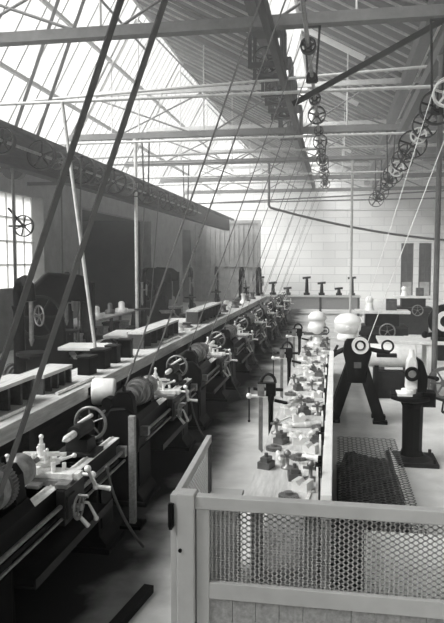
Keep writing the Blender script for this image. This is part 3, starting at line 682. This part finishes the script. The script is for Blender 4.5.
pb_ = MB(); pb_.ringtube((0.04, -.26, 1.22), (0, 1, 0), .13, .085, .08, 26); pb_.cyl((.04, -.2, 1.22), (.04, -.32, 1.22), .05, n=16)
obj('cone_pulley', pb_, 'pale_metal', am)
a_ = MB(); a_.tube([(.15, -.05, 1.15), (.32, -.08, 1.12), (.5, -.1, 1.1)], .035, 10); a_.torus((.46, -.12, 1.2), (0, 1, 0), .085, .016); a_.box(.3, .6, -.16, -.02, 1.03, 1.08)
obj('side_arm', a_, 'dark_iron', am)
a_ = MB(); a_.tube([(-.15, -.05, 1.15), (-.32, -.1, 1.08), (-.42, -.1, 1.0)], .04, 10); a_.cyl((-.42, -.12, .98), (-.3, -.12, 1.2), .02, n=8); obj('side_arm', a_, 'dark_iron', am)
belt('pale canvas belt rising from the splay-legged machine to the pulleys', 10.14+.05, (.40, 1.22), .085, SHB, .2, .07, 'belt_pale', 'pale belts')
# dark second machine behind
def cabinet_machine(label, loc, s=1.0):
    t = thing('planing_machine', label, 'machine', loc)
    b = MB(); b.box(-.5*s, .5*s, -.4, .4, 0, .75); b.box(-.6*s, .6*s, -.5, .5, .75, .95); b.box(-.4*s, .4*s, -.3, .3, .95, 1.25)
    obj('body', b, 'dark_iron', t, bevel=.02)
    b = MB(); b.box(-.65*s, .65*s, -.35, .35, 1.25, 1.32); obj('table', b, 'pale_metal', t, bevel=.01)
    b = MB(); b.cyl((-.3, 0, 1.5), (-.3, 0, 1.32), .08, .12, 16); b.sph((-.3, 0, 1.56), .1); obj('head', b, 'white_paint', t); obj('tool_box', MB().box(.1, .35, -.1, .1, 1.32, 1.6).box(.14, .31, -.14, -.1, 1.4, 1.55), 'grey_iron', t, bevel=.005)
    b = MB(); handwheel(b, (.1, -.55, .85), (0, 1, 0), .18, .018, 5); obj('handwheel', b, 'worn_steel', t)
    return t
cabinet_machine('dark planing machine with pale table behind the splay-legged machine', (1.15, 16.4, 0))
cabinet_machine('dark planing machine before the end wall windows', (2.7, 23.5, 0))
dm = thing('drum', 'pale horizontal drum on dark cradle behind the pedestal machine', 'drum', (.98, 12.25, 0))
obj('shell', MB().rev([(.04, 0), (.2, .0), (.215, .03), (.215, .87), (.2, .9), (.04, .9)], (-.4, 0, .78), (1, 0, 0), 24), 'pale_metal', dm)
for x in (-.25, .3): obj('cradle', MB().prism([(-.24, 0), (.24, 0), (.2, .62), (.12, .55), (-.12, .55), (-.2, .62)], 'x', x, x+.08), 'black_iron', dm)
obj('skirt', MB().box(-.25, .38, -.12, .12, 0, .5), 'dark_iron', dm)

# ---------------------------------------------------------------- pedestal machine
pd = thing('pedestal_press', 'black pedestal machine with pale spindle head standing alone on the floor', 'machine', (.98, 8.3, 0))
b = MB(); b.prism([(-.3, -.27), (.3, -.27), (.3, .27), (-.3, .27)], 'z', 0, .05); b.rev([(.24, .05), (.16, .09)], (0, 0, 0), (0, 0, 1), 24)
for sx in (-1, 1):
    for sy in (-1, 1): b.cyl((sx*.25, sy*.22, .05), (sx*.25, sy*.22, .1), .022, n=8)
obj('base_plate', b, 'dark_iron', pd, bevel=.01)
obj('column', MB().rev([(.15, .08), (.125, .16), (.125, .3), (.13, .7), (.15, .74), (.15, .78)], (0, 0, 0), (0, 0, 1), 10, False), 'black_iron', pd)
b = MB(); b.rev([(.12, .76), (.22, .79), (.25, .8), (.25, .85), (.1, .85)], (-.03, 0, 0), (0, 0, 1), 28); b.box(.1, .26, -.12, .12, .72, .9); b.box(-.27, -.1, -.1, .1, .8, .87)
obj('work_table', b, 'black_iron', pd, bevel=.006)
b = MB(); b.box(-.2, -.02, -.14, .12, .85, .88); b.cyl((-.06, -.06, .88), (-.06, -.06, .93), .09, n=20); obj('vice_plate', b, 'white_paint', pd)
b = MB(); b.prism([(-.1, .93), (.05, .93), (.06, 1.12), (.03, 1.3), (-.04, 1.36), (-.09, 1.28)], 'y', -.1, .06); b.cyl((-.03, -.03, 1.34), (-.03, -.03, 1.42), .045, .03, 14); obj('head', b, 'pale_metal', pd, bevel=.02)
b = MB(); b.prism([(.04, .9), (.15, .9), (.16, 1.1), (.1, 1.28), (.04, 1.32)], 'y', -.12, .1); b.ringtube((-.03, -.13, 1.13), (0, 1, 0), .09, .05, .05, 20); b.bar((.1, -.05, 1.1), (.27, -.08, 1.07), .035, .035)
b.sph((.27, -.08, 1.07), .03); obj('spindle_frame', b, 'black_iron', pd, bevel=.01)
b = MB(); b.cyl((.22, -.05, .84), (.36, -.07, .80), .016, n=8); b.bar((.36, -.07, .82), (.34, -.07, .66), .02, .03, (0, 1, 0)); b.cyl((.34, -.07, .66), (.42, -.1, .66), .018, n=8); obj('crank_handle', b, 'dark_iron', pd)

# grinder table at the frame edge
gt = thing('grinder_table', 'long table with pale edge and white leg behind the pedestal machine', 'table', (1.9, 13.2, 0))
obj('table_top', MB().box(-1.05, 1.3, -.45, .45, .93, .99), 'pale_metal', gt, bevel=.006)
for x in (-.1, 1.15):
    for y in (-.4, .32): obj('leg', MB().box(x-.04, x+.04, y, y+.08, 0, .93), 'white_paint', gt)
for y in (-.4, .32): obj('leg', MB().box(-1.0, -.93, y, y+.08, 0, .93), 'grey_iron', gt)
obj('drawer_box', MB().box(.06, .9, -.38, .38, .62, .92), 'dark_iron', gt, bevel=.01)
gm_ = thing('bench_grinder', 'dark round grinder with pale hub on the long pale-edged table', 'grinder', (2.02, 13.0, .99))
b = MB(); b.box(-.16, .16, -.15, .15, 0, .08); b.box(-.08, .08, -.08, .08, .08, .3); obj('base', b, 'black_iron', gm_, bevel=.01)
b = MB(); b.rev([(.1, -.1), (.3, -.08), (.32, -.05), (.32, .05), (.3, .08), (.1, .1)], (.08, 0, .38), (0, 1, 0), 30); obj('wheel', b, 'black_iron', gm_)
b = MB(); b.ringtube((.08, -.1, .38), (0, 1, 0), .2, .11, .03, 26); obj('hub', b, 'pale_metal', gm_); b = MB(); b.bar((-.3, -.1, .1), (-.02, -.1, .16), .06, .08); b.sph((-.3, -.1, .12), .07); obj('tool_rest', b, 'black_iron', gm_)
wl = thing('flywheel', 'loose spoked wheel standing under the pale-edged table', 'wheel', (1.98, 12.2, 0))
b = MB(); b.ringtube((0, 0, .3), (0, 1, 0), .3, .24, .07, 30); obj('rim', b, 'grey_iron', wl)
b = MB(); b.cyl((0, -.05, .3), (0, .05, .3), .06, n=14)
for i in range(6): a = PI*i/3; b.bar((0, 0, .3), (.25*math.cos(a), 0, .3+.25*math.sin(a)), .03, .03)
obj('spokes', b, 'grey_iron', wl)

# ---------------------------------------------------------------- machines along the pier wall
def drill(label, loc, H=2.1, rz=0, g='upright drills along the pier wall'):
    t = thing('upright_drill', label, 'drilling machine', loc, rz, g)
    b = MB(); b.box(-.35, .35, -.5, .35, 0, .09); obj('base', b, 'black_iron', t, bevel=.01)
    b = MB(); b.rev([(.17, .09), (.11, .25), (.09, H-.5), (.12, H-.4)], (0, .12, 0), (0, 0, 1), 16)
    P = [(0, .12, H-.5), (0, .13, H-.15), (0, .05, H), (0, -.15, H+.05), (0, -.32, H-.05), (0, -.36, H-.3)]; b.tube(P, .085, 12); obj('frame', b, 'black_iron', t)
    b = MB(); b.cyl((0, -.36, .95), (0, -.36, 1.0), .26, n=24); b.bar((0, .1, .9), (0, -.36, .93), .1, .1); obj('work_table', b, 'dark_iron', t)
    b = MB(); b.cyl((0, -.36, 1.2), (0, -.36, H-.1), .035, n=12); b.cyl((0, -.36, 1.1), (0, -.36, 1.22), .015, .045, 10); obj('spindle', b, 'worn_steel', t)
    b = MB(); handwheel(b, (.14, -.36, H-.55), (1, 0, 0), .17, .015, 5); b.cyl((0, -.36, H-.55), (.14, -.36, H-.55), .02, n=8); obj('handwheel', b, 'worn_steel', t)
    b = MB(); b.rev([(.09, -.12), (.09, -.06), (.13, -.06), (.13, .02), (.17, .02), (.17, .12)], (0, .36, .55), (0, 1, 0), 22, False); b.cyl((0, .12, .55), (0, .5, .55), .03, n=10); obj('cone_pulley', b, 'grey_iron', t)
    return t
d0 = drill('tall black upright drill nearest the bright wall window', (-5.95, 13.9, 0), 2.15, .3)
d1 = dup(d0, (-6.2, 20.6, 0), .2, 'black upright drill beside the pale iron column')
d2 = dup(d0, (-6.2, 27.8, 0), .1, 'black upright drill before the far dark opening')
d3 = dup(d0, (-6.0, 33.0, 0), .1, 'small dark upright drill farthest down the pier wall')
d4 = dup(d0, (-5.25, 10.3, 0), .9, 'tall black upright drill at the picture edge behind the long bench')
belt('dark belt rising from the window-side drill to the pier-side shaft', 14.31, (-6.081, .55), .17, SHC, .24, .08, 'belt', 'belts of the pier side')
belt('dark belt rising from the drill beside the pale column', 21.02, (-6.286, .55), .17, SHC, .24, .08, 'belt', 'belts of the pier side')
def slotter(label, loc, rz):
    t = thing('slotting_machine', label, 'machine', loc, rz, 'heavy slotting machines')
    b = MB(); b.prism([(-.9, 0), (.7, 0), (.7, .6), (.1, .65), (.05, 1.0), (.0, 1.5), (.1, 1.75), (.55, 1.7), (.6, 2.05), (.35, 2.25), (-.3, 2.3), (-.7, 1.9), (-.8, .8)], 'y', -.26, .26)
    obj('frame', b, 'black_iron', t, bevel=.05)
    b = MB(); b.box(.36, .62, -.18, .18, 1.1, 2.1); b.cyl((.49, 0, .8), (.49, 0, 1.1), .04, .07, 12); obj('ram', b, 'dark_iron', t, bevel=.01)
    b = MB(); b.cyl((.42, 0, .6), (.42, 0, .68), .36, n=26); obj('round_table', b, 'worn_steel', t)
    b = MB(); b.ringtube((-.45, -.32, 1.45), (0, 1, 0), .42, .37, .09, 30)
    for i in range(6): a = PI*i/3; b.bar((-.45, -.32, 1.45), (-.45+.38*math.cos(a), -.32, 1.45+.38*math.sin(a)), .05, .04)
    b.cyl((-.45, -.38, 1.45), (-.45, -.2, 1.45), .08, n=14); obj('flywheel', b, 'dark_iron', t)
    b = MB(); handwheel(b, (.75, -.12, .42), (1, 0, 0), .16, .016, 5); b.cyl((.68, -.12, .42), (.76, -.12, .42), .02, n=8); obj('handwheel', b, 'worn_steel', t)
    return t
s0 = slotter('massive black slotting machine with big flywheel before the bright wall window', (-5.3, 12.1, 0), .5)
dup(s0, (-6.6, 23.4, 0), .6, 'heavy slotting machine with flywheel before the dark opening past the pale column')
dup(s0, (-6.9, 25.9, 0), .3, 'heavy slotting machine with flywheel at the far side of the dark opening')
# upward belts from pier shaft across the glazing
wt = thing('workbench', 'dark workbench with cluttered shelf before the pier wall openings', 'workbench', (-6.9, 15.8, 0))
obj('bench_top', MB().box(-.4, .4, 0, 5.6, .84, .9), 'wood_mid', wt, bevel=.006)
for y in (.1, 2.7, 5.4):
    for x in (-.36, .28): obj('leg', MB().box(x, x+.08, y, y+.08, 0, .84), 'wood_dark', wt)
obj('under_shelf', MB().box(-.36, .36, .1, 5.5, .3, .34), 'wood_dark', wt)
for i in range(7):
    r = .1+.05*(i % 3)
    b = MB(); b.rev([(r, 0), (r, .12), (r*.5, .14), (r*.5, .3), (r*.3, .34)], (-6.85+.12*((i*7) % 3-1), 16.2+.75*i, .9), (0, 0, 1), 14)
    tag(obj('casting', b, ('dark_iron', 'grey_iron', 'pale_metal')[i % 3]), 'round stepped casting on the dark workbench, %s from the camera' % ORD[i], 'casting', 'castings on the pier wall workbench')
for i in range(5):
    b = MB(); b.box(-7.1, -6.7, 16.2+i, 16.6+i, .34, .34+.2+.05*(i % 2)); b.box(-7.12, -6.68, 16.18+i, 16.62+i, .52+.05*(i % 2), .58+.05*(i % 2))
    tag(obj('crate', b, ('wood_mid', 'black_iron')[i % 2]), 'lidded crate on the under-shelf of the dark workbench, %s from the camera' % ORD[i], 'crate', 'crates below the pier wall workbench')
random.seed(21)
cl = sorted([(random.uniform(-5.45, -5.1), 13.2+.8*q+random.uniform(-.2, .2)) for q in range(14)], key=lambda p: p[1])
cc = {}
for q, (x, y) in enumerate(cl):
    kd = q % 3; cc[kd] = cc.get(kd, 0)+1; m_ = ('dark_iron', 'pale_metal', 'black_iron', 'grey_iron')[q % 4]; b = MB(); h_ = random.uniform(.35, .75)
    if kd == 0: b.rev([(.25, 0), (.25, .06), (.1, .1), (.1, h_*.8), (.2, h_*.85), (.2, h_)], (x, y, 0), (0, 0, 1), 16); nm, ds = 'flanged_casting', 'flanged casting'
    elif kd == 1: b.box(x-.25, x+.25, y-.2, y+.2, .0, h_*.8); b.box(x-.28, x+.28, y-.23, y+.23, h_*.8, h_*.8+.05); nm, ds = 'floor_box', 'lidded box'
    else: b.ringtube((x, y, .32), (.4, .9, 0), .32, .25, .1, 26); b.cyl((x-.03, y-.06, .32), (x+.03, y+.06, .32), .06, n=12); b.bar((x-.26, y+.11, .32), (x+.26, y-.11, .32), .04, .04); b.bar((x, y, .05), (x, y, .6), .04, .04, (0, 1, 0)); nm, ds = 'spare_flywheel', 'spare spoked wheel'
    tag(obj(nm, b, m_), '%s beyond the long bench, %s of its kind from the camera' % (ds, ORD[cc[kd]-1]), ds.split()[-1], ds+'s on the floor beyond the long bench')
def plate_table(label, loc, sx, sy):
    t = thing('surface_table', label, 'table', loc, .1, 'surface tables beyond the long bench')
    obj('plate', MB().box(-sx, sx, -sy, sy, .9, .96), 'white_paint', t, bevel=.01); obj('pedestal', MB().prism([(-.2, 0), (.2, 0), (.12, .12), (.1, .75), (.2, .9), (-.2, .9), (-.1, .75), (-.12, .12)], 'y', -.15, .15), 'black_iron', t, bevel=.01)
    return t
plate_table('white-topped surface table beyond the bench, nearest of three', (-4.55, 11.4, 0), .42, .35)
plate_table('wider white-topped surface table behind the nearest one', (-4.35, 13.6, 0), .5, .6)
plate_table('white-topped surface table farthest along the bench', (-3.95, 16.9, 0), .42, .5)

# far cross bench and machines before the end wall
fb = thing('far_bench', 'long grey bench crossing the hall before the end wall', 'workbench', (0, 31.0, 0))
obj('bench_top', MB().box(-4.6, 1.2, -.4, .4, .86, .94), 'wood_pale', fb)
obj('front_board', MB().box(-4.55, 1.15, -.34, -.3, .3, .86), 'wood_mid', fb)
for x in (-4.5, -2.6, -.7, 1.05): obj('leg', MB().box(x, x+.1, -.38, .36, 0, .86), 'wood_dark', fb)
for i, x in enumerate((-4.2, -3.5, -2.9, -2.2, -1.3, -.6, .2, .8)):
    h = .3+.25*((i*5) % 3); b = MB(); b.box(x-.14, x+.14, 30.85, 31.15, .94, 1.05); b.cyl((x, 31, 1.05), (x, 31, .94+h), .09, .06, 12); b.bar((x-.2, 31, .94+h), (x+.18, 31, .98+h), .08, .1)
    tag(obj('bench_press', b, 'dark_iron' if i % 2 else 'black_iron'), 'small dark press on the far cross bench, %s from the partition' % ORD[i], 'press', 'presses on the far cross bench')
# machines between aisle and far bench
for x, y, lab in ((-3.9, 27.3, 'nearer dark drilling machine between the lathe row and the far cross bench'), (-3.4, 29.2, 'farther dark drilling machine standing close before the far cross bench')): dup(d0, (x, y, 0), .3, lab)
wh = thing('pulley_wheel', 'dark spoked wheel on a bracket before the bright wall window', 'wheel', (-8.55, 17.0, 3.5))
obj('wheel', pulley_mb(.3, .08, 6), 'black_iron', wh); obj('bracket', MB().bar((0, 0, 0), (-.44, 0, .5), .05, .05).bar((0, 0, 0), (-.44, 0, -.0), .05, .05), 'black_iron', wh)

# ---------------------------------------------------------------- overhead oddments
def sag(a, b, s, n=24):
    a = Vector(a); b = Vector(b); return [a.lerp(b, i/n) - Vector((0, 0, s*4*(i/n)*(1-i/n))) for i in range(n+1)]
tag(obj('steam_pipe', MB().tube([(-2.62, 26.02, 6.42), (-2.62, 26.02, 4.75)] + sag((-2.55, 26.05, 4.65), (7.55, 29.5, 3.3), .35), .05, 10), 'rod'), 'long dark sagging pipe crossing before the pale end wall', 'pipe')
PP = [(6.05, 6.0, 13.9, 'rod_pale'), (6.7, 7.3, 16.3, 'rod_pale'), (5.98, 5.98, 18.5, 'rod_pale'), (5.9, 6.1, 20.75, 'rod_pale'), (6.0, 5.95, 22.75, 'rod'), (5.7, 5.75, 24.3, 'rod_pale'), (5.95, 6.0, 28.7, 'rod_pale'), (5.3, 5.9, 31.9, 'rod'), (5.6, 5.7, 34.2, 'rod'), (5.5, 5.3, 37.4, 'rod_pale')]
for i, (z0, z1, y, m) in enumerate(PP):
    lab = '%s pipe crossing overhead from wall to wall, %s from the camera' % ('pale' if m == 'rod_pale' else 'dark', ORD[i])
    tag(obj('pipe', MB().cyl((-8.98 if z0 < 6.4 else -8.2, y, z0), (7.58, y, z1), .035, n=10), m), lab, 'pipe', 'pipes crossing overhead')
# wide grey belt up in the glazing
BA, BB = (-7.75, 4.8), (-6.0, 9.2)
belt('wide grey belt crossing the bright glazing from the wall side up to the ridge', 15.0, BA, .3, BB, .3, .16, 'belt', 'belts of the pier side')
tag(obj('counter_shaft', MB().cyl((BB[0], 14.5, BB[1]), (BB[0], 20.4, BB[1]), .035, n=10).ringtube((BB[0], 15.0, BB[1]), (0, 1, 0), .3, .03, .2, 26).bar((BB[0], 14.6, BB[1]), (BB[0], 14.6, 10.3), .06, .08, (0, 1, 0)), 'dark_iron'), 'short countershaft high under the glazed ridge carrying the wide belt', 'countershaft')
tag(obj('counter_shaft', MB().cyl((BA[0], 14.5, BA[1]), (BA[0], 18.4, BA[1]), .035, n=10).ringtube((BA[0], 15.0, BA[1]), (0, 1, 0), .3, .03, .2, 26)  .bar((BA[0], 15.4, BA[1]), (-8.99, 15.4, BA[1]), .08, .1).bar((BA[0], 18.2, BA[1]), (-8.99, 18.2, BA[1]), .08, .1), 'dark_iron'), 'countershaft bracketed to the wall beside the bright window', 'countershaft')
# dark countershaft frames under the valley beam
for i, y in enumerate((14.6, 17.2, 19.0, 22.4)):
    f = MB(); z = 7.72
    for yy in (y, y+.9): f.box(-1.95, -1.87, yy, yy+.07, z-.9, z+.05); f.box(-1.25, -1.17, yy, yy+.07, z-.9, z+.05); f.box(-1.95, -1.17, yy, yy+.07, z-.95, z-.83)
    f.box(-1.95, -1.17, y, y+.97, z-.02, z+.05)
    t = thing('countershaft', 'dark countershaft frame hung below the valley beam, %s from the camera' % ORD[i], 'countershaft', (0, 0, 0), 0, 'countershafts under the valley beam')
    obj('frame', f, 'black_iron', t)
    obj('shaft', MB().cyl((-1.56, y-.15, z-.75), (-1.56, y+1.15, z-.75), .03, n=10), 'worn_steel', t)
    for yy, r in ((y+.2, .3), (y+.55, .22)): obj('pulley', pulley_mb(r, .12), 'black_iron', t, (-1.56, yy, z-.75))
gd = thing('belt_drum', 'pale round drum bracketed to the long bench behind the second lathe', 'drum', (-2.40, 6.5, 1.13))
obj('shell', MB().rev([(.02, -.12), (.13, -.12), (.14, -.1), (.14, .1), (.13, .12), (.02, .12)], (0, 0, 0), (1, .25, 0), 24), 'pale_metal', gd)
obj('bracket', MB().box(-.17, -.03, -.03, .03, -.04, .04), 'black_iron', gd)
tag(obj('brace', MB().bar((1.7, 11.44, 6.45), (-.75, 11.44, 5.2), .06, .09), 'black_iron'), 'dark slanting brace from the nearest tie beam across the boarded roof to the shaft hanger', 'brace')
ps = thing('post', 'grey upright post standing at the tail end of the nearest lathe', 'post', (-1.86, 5.78, 0))
obj('shaft', MB().box(-.03, .03, -.03, .03, .03, 1.06), 'wood_mid', ps, bevel=.004); obj('foot', MB().box(-.1, .1, -.1, .1, 0, .03), 'black_iron', ps)
# plank on the aisle floor
tag(obj('plank', MB().bar((-1.47, 3.85, .03), (-1.36, 4.6, .03), .08, .06), 'black_iron', bevel=.004), 'short black bar lying on the aisle floor by the fence', 'plank')

# ---------------------------------------------------------------- haze (dusty air down the hall)
hz = MB(); hz.prism([(-8.7, .03), (7.5, .03), (7.5, 7.9), (3.35, 7.9), (2.0, 7.55), (-1.2, 9.3), (-1.75, 7.7), (-6.2, 10.2), (-8.7, 5.9)], 'y', 3.0, 44.8)
hm_ = bpy.data.materials.new('dusty_air'); hm_.use_nodes = True; nt = hm_.node_tree; nt.nodes.remove(nt.nodes['Principled BSDF'])
vsn = nt.nodes.new('ShaderNodeVolumeScatter'); vsn.inputs['Anisotropy'].default_value = .3
tc = nt.nodes.new('ShaderNodeTexCoord'); sp = nt.nodes.new('ShaderNodeSeparateXYZ'); nt.links.new(tc.outputs['Object'], sp.inputs[0])
mr = nt.nodes.new('ShaderNodeMapRange'); mr.interpolation_type = 'SMOOTHSTEP'      # haze thickens under the roof, added to imitate halation around the glass
mr.inputs['From Min'].default_value = 2.6; mr.inputs['From Max'].default_value = 6.5; mr.inputs['To Min'].default_value = .005; mr.inputs['To Max'].default_value = .022
nt.links.new(sp.outputs['Z'], mr.inputs['Value']); nt.links.new(mr.outputs[0], vsn.inputs['Density'])
nt.links.new(vsn.outputs[0], nt.nodes['Material Output'].inputs['Volume'])
ho = obj('haze', hz, hm_); ho['kind'] = 'stuff'; tag(ho, 'thin dusty haze filling the far hall under the roof', 'haze')

# ---------------------------------------------------------------- light
w = bpy.data.worlds.new('world'); SC.world = w; w.use_nodes = True
bg = w.node_tree.nodes['Background']; bg.inputs[0].default_value = (1, 1, .985, 1); bg.inputs[1].default_value = 0.42
sun = bpy.data.lights.new('sun', 'SUN'); sun.energy = 9.0; sun.angle = math.radians(50); so = bpy.data.objects.new('sun', sun); COL.objects.link(so)
so.rotation_euler = Vector((1.0, .75, -1.25)).to_track_quat('-Z', 'Y').to_euler(); so.location = (-20, 0, 30)
SC.view_settings.view_transform = 'Standard'; SC.view_settings.look = 'None'; SC.view_settings.gamma = 1; SC.view_settings.exposure = 0.88
SC.view_settings.use_curve_mapping = False
SC.cycles.use_denoising = True; SC.cycles.max_bounces = 8; SC.cycles.diffuse_bounces = 5; SC.cycles.transparent_max_bounces = 12; SC.cycles.volume_bounces = 1
